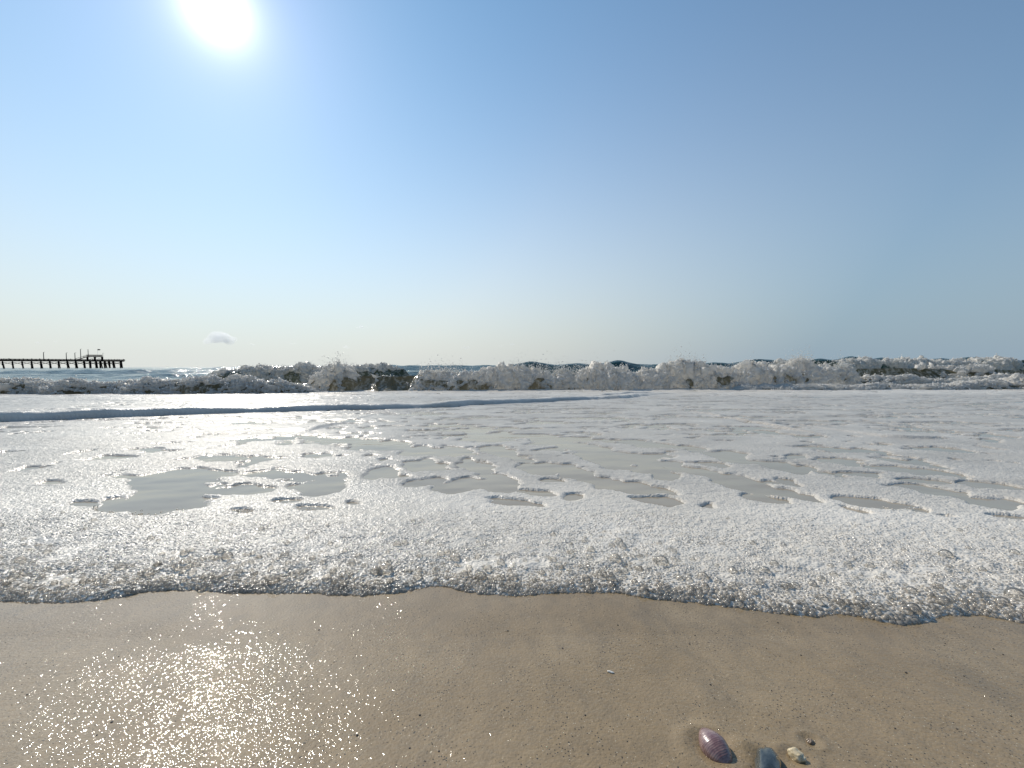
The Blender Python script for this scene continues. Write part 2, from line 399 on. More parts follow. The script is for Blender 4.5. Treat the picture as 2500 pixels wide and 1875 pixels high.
keep = on[:-1, :-1] | on[1:, :-1] | on[:-1, 1:] | on[1:, 1:]
def sheet_attr(o, name, val, keep):
    vid = np.unique(grid_faces(*val.shape, keep)); a = o.data.attributes.new(name, 'FLOAT', 'POINT')
    a.data.foreach_set('value', val.ravel()[vid].astype(np.float32))
foam = sheet('foam_sheet', x, y, zf, M_FOAM, keep)
bodyv = np.clip(np.maximum(np.maximum(1 - sstep(.35, .9, e) * .85, sstep(.01, .04, bore(x, y))), sstep(7, 11, y) * .8) + .25 * fbm(x * 3, y * 5, 97, 3), 0, 1)
sheet_attr(foam, 'body', bodyv, keep)
tag(foam, 'white bubbly foam sheet with ragged holes spread over the swash', 'foam', kind='stuff')

def instancer(name, pts, rad, mat, sub=2, parent=None, squash=1.0):
    me = bpy.data.meshes.new(name); pts = np.asarray(pts, np.float32)
    me.vertices.add(len(pts)); me.vertices.foreach_set('co', pts.ravel())
    at = me.attributes.new('radius', 'FLOAT_VECTOR', 'POINT')
    r = np.asarray(rad, np.float32); sq = np.broadcast_to(np.asarray(squash, np.float32), r.shape)
    at.data.foreach_set('vector', np.stack([r, r, r * sq], -1).ravel())
    me.materials.append(mat)
    o = bpy.data.objects.new(name, me); COL.objects.link(o)
    if parent: o.parent = parent
    ng = bpy.data.node_groups.new(name + '_nodes', 'GeometryNodeTree')
    ng.interface.new_socket('Geometry', in_out='INPUT', socket_type='NodeSocketGeometry')
    ng.interface.new_socket('Geometry', in_out='OUTPUT', socket_type='NodeSocketGeometry')
    N = ng.nodes; L = ng.links
    gi = N.new('NodeGroupInput'); go = N.new('NodeGroupOutput')
    ico = N.new('GeometryNodeMeshIcoSphere'); ico.inputs['Radius'].default_value = 1.0; ico.inputs['Subdivisions'].default_value = sub
    sm = N.new('GeometryNodeSetShadeSmooth'); stm = N.new('GeometryNodeSetMaterial'); stm.inputs['Material'].default_value = mat
    na = N.new('GeometryNodeInputNamedAttribute'); na.data_type = 'FLOAT_VECTOR'; na.inputs['Name'].default_value = 'radius'
    ip = N.new('GeometryNodeInstanceOnPoints')
    L.new(ico.outputs['Mesh'], sm.inputs['Geometry']); L.new(sm.outputs[0], stm.inputs['Geometry'])
    L.new(gi.outputs[0], ip.inputs['Points']); L.new(stm.outputs[0], ip.inputs['Instance']); L.new(na.outputs['Attribute'], ip.inputs['Scale'])
    L.new(ip.outputs[0], go.inputs[0])
    md = o.modifiers.new('bubbles', 'NODES'); md.node_group = ng
    return o
# small bubbles packed along the front of the foam
def foam_top(px, py):
    e = py - front_edge(px)
    th = np.interp(py, [.6, 1.0, 1.6], [.0058, .0044, .0038])
    lp = np.sqrt(np.clip(e / .085, 0, 1))
    bm = .0016 * fbm(px * 60, py * 60, 91, 2) * np.interp(py, [.6, 1, 2.5], [1.4, 1, .8]) + .0035 * fbm(px * 14, py * 14, 93, 2) * sstep(.6, .1, e)
    return swash_h(px, py) + (th + bm + .0015) * lp, e
sp = .0056
gx = np.arange(-2.3, 2.3, sp); gy = np.arange(.52, 1.12, sp * .87)
X, Y = np.meshgrid(gx, gy); X = X + (np.arange(len(gy))[:, None] % 2) * sp / 2
X = X.ravel() + rng.normal(0, sp * .28, X.size); Y = Y.ravel() + rng.normal(0, sp * .28, Y.size)
zt, e = foam_top(X, Y)
dens = 1 - sstep(.12, .50, e + .10 * fbm(X * 4, Y * 4, 101, 3))
ok = (e > -.001) & (e < .56) & (np.abs(X) < 1.9 * Y + .3) & (rng.random(X.size) < dens)
X, Y, zt, e = X[ok], Y[ok], zt[ok], e[ok]
big = np.clip(.5 + fbm(X * 11, Y * 11, 103, 3), 0, 1)
R = sp * np.where(rng.random(X.size) < .3, .28, .38) * (1 + .75 * big * rng.random(X.size)) * (1 + .4 * sstep(.06, 0, e))
pit = sstep(.30, .62, fbm(X * 13 + 5, Y * 16, 107, 3)) * sstep(.34, .12, e)
R = R * (1 + .35 * pit)
edge = rng.random(X.size) < np.maximum(sstep(.10, .0, e - .03 * fbm(X * 9, Y * 9, 105, 2)), pit)
P3 = np.stack([X, Y, zt - R * np.interp(e, [0, .05, .15], [.15, .35, .58]) - .002 * pit], -1)
tag(instancer('foam_bubbles', P3[~edge], R[~edge], M_BUB, 2), 'small white bubbles packed over the front of the foam', 'bubbles', kind='stuff')
tag(instancer('rim_bubbles', P3[edge], R[edge], M_RIM, 2), 'see-through brownish bubbles along the very rim of the foam', 'bubbles', kind='stuff')
n = 1500
bx = rng.uniform(-2.0, 2.0, n); be = np.minimum(rng.exponential(.075, n) + .004, .42)
by = front_edge(bx) + be; bz, _ = foam_top(bx, by)
br = np.clip(rng.lognormal(math.log(.0042), .42, n), .003, .014) * np.interp(be, [0, .012, .03, .2, .3], [.5, .6, 1, 1, .8])
big_b = tag(instancer('large_bubbles', np.stack([bx, by, bz + br * .12], -1), br, M_BIG, 3), 'large clear bubbles standing in the front edge of the foam', 'bubbles', kind='stuff')

# ------------------------------------------------------------------ breaking waves
def mat_wave():
    t = NT('wave_water'); p = t.pos(); y = t.n('ShaderNodeSeparateXYZ', {'Vector': p}).outputs['Y']
    col = t.mix(t.rng(y, 16, 23, 0, 1), c4(.17, .145, .08), c4(.022, .07, .052))
    tcol = t.mix(t.rng(y, 16, 23, 0, 1), c4(.34, .315, .235), c4(.08, .17, .115))
    n1 = t.noise(6.0, 4, t.stretch(p, (.5, 1, 1)), .6)
    bn = t.bump(n1, .5, .06)
    vein = t.noise(3.2, 5, t.stretch(p, (1.6, 1.0, .35)), .65); lace = t.noise(11.0, 4, p, .6)
    fo = t.math('MULTIPLY', t.rng(vein, .44, .58, 0, 1), t.rng(lace, .40, .58, 0, .85))
    col = t.mix(fo, col, c4(.70, .67, .60)); tcol = t.mix(fo, tcol, c4(.8, .77, .7))
    b = t.n('ShaderNodeBsdfPrincipled', {'Base Color': col, 'Roughness': .12, 'IOR': 1.33, 'Normal': bn})
    tr = t.n('ShaderNodeBsdfTranslucent', {'Color': tcol, 'Normal': bn})
    return t.surf(t.n('ShaderNodeMixShader', {0: .5, 1: b, 2: tr}))
def mat_white():
    t = NT('whitewater'); p = t.pos()
    n = t.noise(14.0, 4, p, .6)
    col = t.mix(t.rng(n, .35, .65, 0, 1), c4(.72, .68, .60), c4(.86, .845, .81))
    bn = t.bump(t.noise(38.0, 3, p, .6), .45, .03)
    b = t.n('ShaderNodeBsdfPrincipled', {'Base Color': col, 'Roughness': .4, 'IOR': 1.33, 'Normal': bn})
    tr = t.n('ShaderNodeBsdfTranslucent', {'Color': c4(.95, .93, .89), 'Normal': bn})
    return t.surf(t.n('ShaderNodeMixShader', {0: .52, 1: b, 2: tr}))
M_WAVE = mat_wave(); M_WHITE = mat_white()
def mat_spray():
    t = NT('spray_drop')
    b = t.n('ShaderNodeBsdfPrincipled', {'Base Color': c4(.86, .85, .82), 'Roughness': .25, 'IOR': 1.33})
    tr = t.n('ShaderNodeBsdfTranslucent', {'Color': c4(.9, .88, .84)})
    return t.surf(t.n('ShaderNodeMixShader', {0: .4, 1: b, 2: tr}))
M_SPRAY = mat_spray()

def breaker(name, label, group, st, back=1.3, dx=.03, seed=0, clods=5000, spray=1500, plume=.07, jag=.14, dark=1.0, csize=.012):
    st = np.array(st, float)
    P = np.array([at_dist(u, v, y) for u, y, v, f, w in st])
    xs = np.arange(P[0, 0], P[-1, 0], dx)
    def ip(a):
        return np.interp(xs, P[:, 0], a)
    yc = ip(P[:, 1]) + (.38 * perlin(xs * .5, xs * 0 + seed, 201) + .14 * perlin(xs * 2.1, xs * 0 + seed, 202))
    base = level(yc) - .02
    f = ip(st[:, 3]); w = ip(st[:, 4]) * (1 + .35 * perlin(xs * .9, xs * 0 + seed, 205))
    zt = ip(P[:, 2]); hgt = np.maximum(zt - base, .0)
    hgt = hgt * (1 + f * jag * (perlin(xs * 2.2, xs * 0 + seed, 203) + .6 * perlin(xs * 6.5, xs * 0 + seed, 204)))
    endf = sstep(0, .5, xs - xs[0]) * sstep(0, .5, xs[-1] - xs); hgt = hgt * (.05 + .95 * endf)
    nb, nf = 16, 44
    tb = np.linspace(1, 0, nb, endpoint=False); q = np.linspace(0, 1, nf)
    d_b = np.broadcast_to(tb[None, :] * back, (len(xs), nb)); z_b = hgt[:, None] * (.5 + .5 * np.cos(np.pi * tb))[None, :] ** 1.3
    ff = sstep(.15, .7, f)[:, None]
    d_face = -(q ** 1.25)[None, :] * w[:, None] * 1.15; z_face = ((1 - q) ** 1.45)[None, :] * hgt[:, None]
    d_rol = -np.sin(q * np.pi / 2)[None, :] * w[:, None]; z_rol = (np.cos(q * np.pi / 2) ** .8)[None, :] * hgt[:, None]
    d_f = d_face * (1 - ff) + d_rol * ff; z_f = z_face * (1 - ff) + z_rol * ff
    D = np.concatenate([d_b, d_f], 1); Z = np.concatenate([z_b, z_f], 1) + base[:, None] 
    X = np.broadcast_to(xs[:, None], D.shape); Y = yc[:, None] + D
    Z[:, 0] -= .05; Z[:, -1] -= .05
    S = np.concatenate([-tb * back, q * 1.0])[None, :] * np.ones_like(X)
    Z = Z + .012 * fbm(X * 3, S * 5 + seed, 210, 3) * (hgt[:, None] / .5)
    V = np.stack([X, Y, Z], -1)
    root = empty(name, (float(xs.mean()), float(yc.mean()), ZS)); tag(root, label, 'wave', group)
    off = np.array(root.location)
    # whitewater thrown over the face
    du = np.gradient(V, axis=0); dv = np.gradient(V, axis=1); Nn = np.cross(dv, du); Nn /= np.linalg.norm(Nn, axis=-1, keepdims=True) + 1e-9
    Nn = np.where(Nn[..., 2:3] < -.3, -Nn, Nn)
    if Nn[..., 2].mean() < 0: Nn = -Nn
    col = np.arange(X.shape[1]); qf = np.concatenate([-tb, q])[None, :]
    fm = f[:, None] + .45 * fbm(X * 1.6, S * 2.2 + seed, 221, 3) - .9 * np.maximum(-qf - .30, 0) + .25 * np.exp(-(qf / .12) ** 2) * (f[:, None] > .08)
    fm = fm - .75 * sstep(.40, .65, qf) * sstep(.05, .35, perlin(X * 1.1, X * 0 + seed + 4, 223) + .3 * perlin(X * 5, S * 4, 224)) * dark
    k = sstep(.45, .65, fm)
    sc = np.clip(hgt / .6, .3, 1.2)[:, None]
    disp = .16 * perlin(X * 1.1, S * 1.3 + seed, 229) + .11 * (billow(X * 2.6, S * 3.2 + seed, 231, 4, .55) - .55) + .07 * fbm(X * 8, S * 4 + seed, 241, 3, .6) + .03 * fbm(X * 24, S * 20, 245, 2)
    V2 = V + Nn * ((.035 + disp * sc) * k - .02)[..., None]
    cov = k > .9
    hid = cov[:-1, :-1] & cov[1:, :-1] & cov[:-1, 1:] & cov[1:, 1:] & (dark > .4)
    vv, fc = compact((V - off).reshape(-1, 3), grid_faces(*X.shape, ~hid)[:, ::-1]); mesh_obj('wave_face', vv, fc, M_WAVE, root)
    on = k > .04
    keep = (on[:-1, :-1] | on[1:, :-1] | on[:-1, 1:] | on[1:, 1:])
    if keep.any():
        vv, fc = compact((V2 - off).reshape(-1, 3), grid_faces(*X.shape, keep)[:, ::-1])
        tag(mesh_obj('whitewater', vv, fc, M_WHITE, root), 'churned white foam of the wave', kind='stuff')
        pr = (k * (hgt[:, None] > .08)).ravel(); pr = pr / pr.sum()
        def pick(n): return rng.choice(pr.size, n, p=pr)
        if clods:
            i = pick(clods); p = V2.reshape(-1, 3)[i] + Nn.reshape(-1, 3)[i] * rng.uniform(-.01, .05, (clods, 1)) * sc.repeat(X.shape[1], 1).ravel()[i][:, None] + rng.normal(0, .012, (clods, 3))
            tag(instancer('foam_clods', p - off, np.clip(rng.lognormal(math.log(csize), .5, clods), .004, .03), M_SPRAY, 2, root), 'small clots of foam torn off the wave', kind='stuff')
        if spray and (f > .55).any():
            top = (np.abs(qf) < .18) * k * (hgt[:, None] > .15) * (f[:, None] > .5) * np.clip((perlin(X * .8, X * 0 + seed, 251) + .35), .02, 1) + 1e-12
            pr = top.ravel() / top.sum(); i = pick(spray)
            p = V2.reshape(-1, 3)[i] + np.stack([rng.normal(0, .03, spray), rng.normal(0, .06, spray), rng.exponential(plume, spray)], -1)
            tag(instancer('spray', p - off, np.clip(rng.lognormal(math.log(.0075), .45, spray), .003, .02), M_SPRAY, 1, root), 'drops of spray flung above the crest', kind='stuff')
    return root
W = .6
breaker('breaking_wave', 'long white breaker with spray thrown up along its broken crest', None,
 [(735,13.3,940,0.8,0.3),(765,13.4,922,0.95,0.4),(800,13.4,911,1,0.5),(835,13.5,911,1,0.5),(860,13.5,917,0.7,0.55),(885,13.6,919,0.3,0.6),(960,13.6,918,0.25,0.6),(1010,13.8,917,0.32,0.6),(1040,14,915,0.8,0.6),(1100,14,916,0.9,0.6),(1170,14,914,0.9,0.6),(1215,14,909,0.95,0.6),(1245,14,898,1,0.6),(1268,14,894,1,0.6),(1295,14,906,1,0.6),(1330,14,912,0.95,0.6),(1400,14,912,0.9,0.6),(1430,14,900,0.9,0.6),(1455,14,892,1,0.7),(1478,14,892,1,0.7),(1511,14,905,1,0.6),(1549,14,912,0.9,0.6),(1606,14,906,0.9,0.6),(1640,14,900,1,0.6),(1670,14,895,1,0.7),(1701,14,899,1,0.6),(1765,14,903,0.95,0.6),(1800,14,897,1,0.7),(1840,14.1,893,1,0.7),(1900,14.2,894,1,0.7),(1942,14.4,898,1,0.65),(1990,14.6,895,1,0.6),(2037,14.9,901,1,0.5),(2070,15,909,0.95,0.4),(2090,15,920,0.9,0.3),(2105,15,930,0.8,0.2)],
 seed=1.3, clods=6000, spray=12000, plume=.10, dark=.6)
breaker('whitewater_roller', 'low brownish roller of foam between the pier side and the long white breaker', None,
 [(-900,11.8,932,.9,.35),(-300,12.1,931,.9,.35),(0,12.3,931,.8,.35),(60,12.3,926,.55,.4),(100,12.3,936,.9,.35),(200,12.3,935,.9,.35),(300,12.3,937,.85,.35),(400,12.3,931,.9,.4),(500,12.3,931,.8,.4),(600,12.3,927,.85,.4),(690,12.4,931,.85,.35),(740,12.5,941,.9,.25),(790,12.6,953,.9,.15)],
 seed=4.7, clods=6000, spray=900, plume=.03, back=.9, dark=.15)
breaker('green_swell', 'smooth olive swell about to break behind the low foam rolls', None,
 [(2030,17,908,.0,.8),(2090,17,900,.0,.8),(2200,17,899,.1,.8),(2280,17,899,.25,.8),(2320,17,900,.75,.7),(2380,17,901,.6,.7),(2430,17,902,.1,.8),(2500,17,904,.1,.8),(2650,17,903,.5,.8),(2900,17,905,.3,.8)],
 seed=8.1, clods=1500, spray=200, plume=.03, dx=.04)
breaker('distant_breaker', 'farther white breaker with dark green crest ends out behind the olive swell', None,
 [(1860,24,891,.1,.8),(1920,24,886,.8,.8),(1950,24,883,.8,.8),(1985,24,880,.15,.9),(2030,24,881,.2,.9),(2055,24,884,.95,.8),(2110,24,881,1,.8),(2170,24,884,1,.8),(2230,24,880,1,.8),(2300,24,884,1,.8),(2350,24,886,.9,.8),(2420,24,878,1,.9),(2450,24,880,.5,.9),(2480,24,879,.1,.9),(2600,24,881,.05,.9),(2800,24,882,.7,.9)],
 seed=12.9, clods=5000, spray=1200, plume=.06, dx=.045, back=2.0)
breaker('foam_roll', 'low lumpy white foam roll spread in front of the olive swell', None,
 [(1780,12.9,950,.9,.3),(1830,12.9,941,1,.35),(1900,12.9,944,1,.35),(1960,12.9,940,1,.35),(2040,12.9,943,1,.35),(2120,12.9,940,1,.35),(2200,12.9,942,1,.35),(2300,12.9,940,1,.35),(2380,12.8,932,1,.4),(2430,12.8,926,1,.45),(2460,12.8,934,1,.4),(2490,12.8,922,1,.45),(2560,12.8,928,1,.4),(2700,12.8,935,1,.4),(3200,12.5,940,1,.4)],
 seed=17.2, clods=3500, spray=500, plume=.02, back=.8, dark=.3, csize=.008)
breaker('foam_ridge', 'thin ridge of foam running up to the foot of the olive swell', None,
 [(2000,15.2,937,.9,.3),(2060,15.2,929,1,.35),(2130,15.2,922,1,.35),(2190,15.2,919,1,.35),(2260,15.2,924,1,.35),(2340,15.2,927,1,.35),(2420,15.2,921,1,.35),(2480,15.2,924,1,.35),(2600,15.2,922,1,.35)],
 seed=21.4, clods=2000, spray=300, plume=.03, back=.8, dark=.3, csize=.008)
breaker('back_wave', 'grey brown wave breaking behind the foam left of the long white breaker', None,
 [(520,20,907,.6,.6),(600,20,903,.7,.6),(680,20,900,.85,.6),(740,20,898,.95,.6),(800,20,898,.9,.6),(850,20,900,.75,.6),(900,20,898,.8,.6),(950,20,898,.5,.6),(1010,20,904,.2,.6)],
 seed=25.6, clods=2500, spray=500, plume=.04, dx=.04)

# ------------------------------------------------------------------ pier
def mat_simple(name, c, rough, var=.35, sc=8.0, bump=.3, spec=.5):
    t = NT(name); p = t.n('ShaderNodeTexCoord').outputs['Object']
    n = t.noise(sc, 4, p, .6)
    col = t.mix(t.rng(n, .3, .7, 0, 1), c4(*[v * (1 - var) for v in c]), c4(*[v * (1 + var) for v in c]))
    b = t.n('ShaderNodeBsdfPrincipled', {'Base Color': col, 'Roughness': rough, 'Specular IOR Level': spec, 'Normal': t.bump(n, bump, .02)})
    return t.surf(b)
M_WOOD = mat_simple('tarred_timber', (.022, .018, .014), .9, .4, 1.5, .3, .1)
M_DECK = mat_simple('weathered_deck', (.05, .042, .034), .9, .3, 1.0, .3, .1)
M_POLE = mat_simple('grey_pole', (.05, .045, .04), .8, .2, 1.0)
M_FLAG = mat_simple('flag_cloth', (.10, .05, .05), .8, .3, 1.0)
M_CLOTH = mat_simple('dark_clothing', (.05, .05, .06), .9, .3, 3.0)
PD = Vector((-49.0, -61.0, 0)).normalized(); PW = Vector((PD.y, -PD.x, 0))      # towards shore, across
PE = Vector(at_dist(304, 897, 418)); PE.z = 0.0
PZ = H
def pp(s, w, z): return PE + PD * s + PW * w + Vector((0, 0, PZ + z))
def beam(bm, a, b, t0, t1=None, n=6):
    a = Vector(a); b = Vector(b); ax = (b - a).normalized(); t1 = t0 if t1 is None else t1
    ux = ax.orthogonal().normalized(); uy = ax.cross(ux)
    r = []
    for P_, tt in ((a, t0), (b, t1)):
        r.append([bm.verts.new(P_ + (ux * math.cos(2 * math.pi * i / n) + uy * math.sin(2 * math.pi * i / n)) * tt) for i in range(n)])
    for i in range(n): bm.faces.new((r[0][i], r[0][(i + 1) % n], r[1][(i + 1) % n], r[1][i]))
    bm.faces.new(r[0][::-1]); bm.faces.new(r[1])
def slab(bm, s0, s1, w0, w1, z0, z1):
    v = [bm.verts.new(pp(s, w, z)) for z in (z0, z1) for s, w in ((s0, w0), (s1, w0), (s1, w1), (s0, w1))]
    for f in ((0, 1, 2, 3), (7, 6, 5, 4), (0, 4, 5, 1), (1, 5, 6, 2), (2, 6, 7, 3), (3, 7, 4, 0)): bm.faces.new([v[i] for i in f])
pier = empty('fishing_pier', (0, 0, 0)); tag(pier, 'long dark timber fishing pier on tall pilings standing out in the sea', 'pier')
def part(name, fn, mat, parent=pier):
    bm = bmesh.new(); fn(bm); bmesh.ops.recalc_face_normals(bm, faces=bm.faces); return bm_obj(name, bm, mat, parent)
LEN = 190.0; HW = 4.0; DT = 6.35
deck = part('deck', lambda bm: slab(bm, 0, LEN, -HW, HW, DT - .35, DT), M_DECK)
for w in (-HW + .4, 0, HW - .4):
    part('stringer', lambda bm: slab(bm, .5, LEN, w - .2, w + .2, DT - .95, DT - .353), M_WOOD)
for sgn in (-1, 1):
    def rails(bm):
        for z in (.2, .50, .82): slab(bm, 0, LEN, sgn * HW - .03, sgn * HW + .03, DT + z - .09, DT + z + .09)
        slab(bm, 0, LEN, sgn * HW - .15, sgn * HW + .15, DT + 1.12, DT + 1.22)
    rl = part('railing', rails, M_WOOD)
    for i in range(int(LEN / 2.4) + 1):
        part('rail_post', lambda bm: beam(bm, pp(.1 + i * 2.4, sgn * (HW - .02), DT - .3), pp(.1 + i * 2.4, sgn * (HW - .02), DT + 1.12), .14, n=4), M_WOOD, rl)
part('railing', lambda bm: [slab(bm, -.15, .12, -HW, HW, DT + 1.11, DT + 1.23)] + [beam(bm, pp(0, -HW, DT + z), pp(0, HW, DT + z), .06, n=4) for z in (.45, .8)], M_WOOD)
bents = [2.5, 8.0, 11.0, 14.0, 17.0, 20.0, 24.0] + [28.0 + 5.4 * i for i in range(29)]
for i, s in enumerate(bents):
    bt = part('bent_cap', lambda bm: slab(bm, s - .22, s + .22, -HW - .3, HW + .3, DT - 1.3, DT - .955), M_WOOD)
    for j, w in enumerate((-HW + .3, 0.0, HW - .3)):
        lean = (w / HW) * .9 + rng.uniform(-.25, .25)
        part('piling', lambda bm: beam(bm, pp(s + rng.uniform(-.5, .5) - .6, w + lean, -2.5), pp(s, w, DT - 1.3), .42, .36, 8), M_WOOD, bt)
    def xbr(bm):
        beam(bm, pp(s + .3, -HW + .2, 1.9), pp(s + .3, HW - .2, DT - 1.5), .19, n=4); beam(bm, pp(s - .3, HW - .2, 1.9), pp(s - .3, -HW + .2, DT - 1.5), .19, n=4)
        beam(bm, pp(s + .35, -HW - .1, 2.4), pp(s + .35, HW + .1, 2.4), .2, n=4)
    part('cross_brace', xbr, M_WOOD, bt)
    if i + 1 < len(bents):
        s2 = bents[i + 1]
        for w in (-HW + .2, HW - .2):
            part('cross_brace', lambda bm: beam(bm, pp(s, w, 2.8), pp(s2, w, DT - 1.5), .17, n=4), M_WOOD, bt)
            part('cross_brace', lambda bm: beam(bm, pp(s, w, DT - 1.5), pp(s2, w, 2.8), .17, n=4), M_WOOD, bt)
# raised lookout deck with stairs
def s_of(u):
    d = ray(u, 897); k = (PE.x + 0) ; a = d.x / d.y
    return (a * PE.y - PE.x) / (PD.x - a * PD.y)
U0, U1, U2 = s_of(251.5), s_of(213.5), s_of(184.0)
ZU = 10.2
up = part('lookout_deck', lambda bm: slab(bm, U0, U1, -3.2, 3.2, ZU - .5, ZU), M_DECK)
for sgn in (-1, 1):
    def urail(bm):
        for z in (.35, .7, 1.0): beam(bm, pp(U0, sgn * 3.2, ZU + z), pp(U1, sgn * 3.2, ZU + z), .1, n=4)
        slab(bm, U0, U1, sgn * 3.2 - .12, sgn * 3.2 + .12, ZU + 1.45, ZU + 1.62)
        k = 14
        for i in range(k + 1): beam(bm, pp(U0 + (U1 - U0) * i / k, sgn * 3.2, ZU), pp(U0 + (U1 - U0) * i / k, sgn * 3.2, ZU + 1.45), .07, n=4)
    part('railing', urail, M_WOOD, up)
for s in (U0 + .3, (U0 + U1) / 2, U1 - .3):
    for w in (-3.0, 3.0):
        part('support_post', lambda bm: beam(bm, pp(s, w, DT - .3), pp(s, w, ZU - .45), .42, n=8), M_WOOD)
for a, b in ((U0 + .3, (U0 + U1) / 2), ((U0 + U1) / 2, U1 - .3)):
    part('cross_brace', lambda bm: (beam(bm, pp(a, -3, DT + .4), pp(b, -3, ZU - .6), .09, n=4), beam(bm, pp(b, -3, DT + .4), pp(a, -3, ZU - .6), .09, n=4)), M_WOOD)
def stairs(bm):
    n = 18
    for w in (-2.6, -.9): beam(bm, pp(U1, w, ZU - .25), pp(U2, w, DT + .1), .4, n=4); beam(bm, pp(U1, w, ZU + 1.3), pp(U2, w, DT + 1.5), .14, n=4)
    for i in range(n):
        k = (i + .5) / n; s = U1 + (U2 - U1) * k; z = ZU + (DT - ZU) * k
        slab(bm, s - .25, s + .25, -2.6, -.9, z - .08, z)
        if i % 3 == 0: beam(bm, pp(s, -2.6, z), pp(s, -2.6, z + 1.3), .06, n=4)
part('stairs', stairs, M_WOOD)
def up_to(u, v, w=-HW + .3):
    s = s_of(u); y = (PE + PD * s + PW * w).y; return s, at_dist(u, v, y)[2] - PZ
LABP = 'thin bare pole standing up from the pier deck'
for u, v, lab in ((107, 860, 'lone thin light pole on the open run of the pier, far from the stairs'), (162, 861.5, 'thin light pole on the pier just shoreward of the lookout stairs'), (183, 861.5, 'thin light pole at the foot of the lookout stairs'), (197, 852.5, 'tall thin light pole rising halfway along the lookout stairs')):
    s, zz = up_to(u, v); c = pp(s, -HW + .45, DT)
    o = empty('light_pole', c); tag(o, lab, 'light pole', 'light poles on the pier')
    bm = bmesh.new(); beam(bm, (0, 0, 0), (0, 0, zz - DT), .30, .22, 8); bm_obj('pole', bm, M_POLE, o)
    bm = bmesh.new(); beam(bm, (0, 0, zz - DT), (.9, 0, zz - DT + .25), .07, n=6); beam(bm, (.5, 0, zz - DT + .14), (1.1, 0, zz - DT + .22), .13, n=6); bm_obj('lamp_arm', bm, M_POLE, o)
s, zz = up_to(213.5, 852.3)
o = empty('mast', pp(U1 - .6, -2.6, ZU)); tag(o, 'tall thin mast standing on the raised lookout deck of the pier', 'mast')
bm = bmesh.new(); beam(bm, (0, 0, 0), (0, 0, zz - ZU), .26, .18, 8); bm_obj('pole', bm, M_POLE, o)
s, zz = up_to(240, 851.5)
fl = empty('flagpole', pp(s, 0, ZU)); tag(fl, 'slim flagpole with a small dark flag flying above the lookout deck', 'flagpole')
bm = bmesh.new(); beam(bm, (0, 0, 0), (0, 0, zz - ZU), .055, .035, 6); bm_obj('pole', bm, mat_simple('pale_pole', (.6, .6, .6), .4), fl)
bm = bmesh.new(); n = 12; rowv = []
for i in range(n + 1):
    a = i / n; yy = .22 * math.sin(a * 7) * a
    rowv.append([bm.verts.new((a * 2.5, yy + dy, zz - ZU - .1 - h * (1 - .25 * a) - .25 * a)) for h, dy in ((0, 0), (1.25, .0), (1.25, .03), (0, .03))])
for i in range(n):
    for j in range(4): bm.faces.new((rowv[i][j], rowv[i + 1][j], rowv[i + 1][(j + 1) % 4], rowv[i][(j + 1) % 4]))
bm.faces.new(rowv[0][::-1]); bm.faces.new(rowv[-1]); bm_obj('flag', bm, M_FLAG, fl)
s, zz = up_to(251, 862.5)
o = empty('deck_lamp', pp(U0 + .1, -3.0, ZU + 1.5)); tag(o, 'short lamp on the railing corner of the lookout deck', 'lamp')
bm = bmesh.new(); beam(bm, (0, 0, 0), (0, 0, 1.6), .07, n=6); bm_obj('pole', bm, M_POLE, o)
bm = bmesh.new(); beam(bm, (-.5, 0, 1.5), (1.1, 0, 1.75), .09, n=6); bm_obj('lamp_head', bm, M_POLE, o)
# people leaning on the railings (a few pixels each)
def person_mesh():
    J = [(0,0,.95,.15),(0,.01,1.2,.15),(0,.02,1.42,.13),(0,.0,1.52,.06),(0,-.02,1.66,.10),(0,-.01,1.74,.07),(.2,.02,1.40,.06),(.27,-.12,1.15,.045),(.2,-.34,1.12,.04),(-.2,.02,1.40,.06),(-.27,-.12,1.15,.045),(-.2,-.34,1.12,.04),
         (.1,0,.9,.10),(.11,-.02,.5,.07),(.11,.02,.08,.05),(.11,-.14,.04,.04),(-.1,0,.9,.10),(-.11,-.02,.5,.07),(-.11,.02,.08,.05),(-.11,-.14,.04,.04)]
    E = [(0,1),(1,2),(2,3),(3,4),(4,5),(2,6),(6,7),(7,8),(2,9),(9,10),(10,11),(0,12),(12,13),(13,14),(14,15),(0,16),(16,17),(17,18),(18,19)]
    me = bpy.data.meshes.new('person'); me.from_pydata([j[:3] for j in J], E, []); o = bpy.data.objects.new('person', me); COL.objects.link(o)
    o.modifiers.new('skin', 'SKIN')
    for i, j in enumerate(J): me.skin_vertices[0].data[i].radius = (j[3], j[3] * .8)
    me.skin_vertices[0].data[0].use_root = True
    o.modifiers.new('sub', 'SUBSURF').levels = 1
    dg = bpy.context.evaluated_depsgraph_get(); dg.update(); m2 = bpy.data.meshes.new_from_object(o.evaluated_get(dg))
    bpy.data.objects.remove(o); m2.materials.clear(); m2.materials.append(M_CLOTH)
    m2.polygons.foreach_set('use_smooth', np.ones(len(m2.polygons), dtype=bool)); return m2
PM = person_mesh()
def person(u, w=-HW + .45, z=DT, label='person in dark clothes leaning on the pier railing', group='people at the pier railing', rot=None):
    o = bpy.data.objects.new('person', PM); COL.objects.link(o); o.location = pp(s_of(u), w, z)
    o.rotation_euler = (0, 0, math.atan2(-PW.y, -PW.x) + math.pi / 2 + rng.uniform(-.3, .3) + (0 if w < 0 else math.pi)); o.scale = (1.1, 1.1, 1.0 + rng.uniform(-.06, .06))
    tag(o, label, 'person', group)
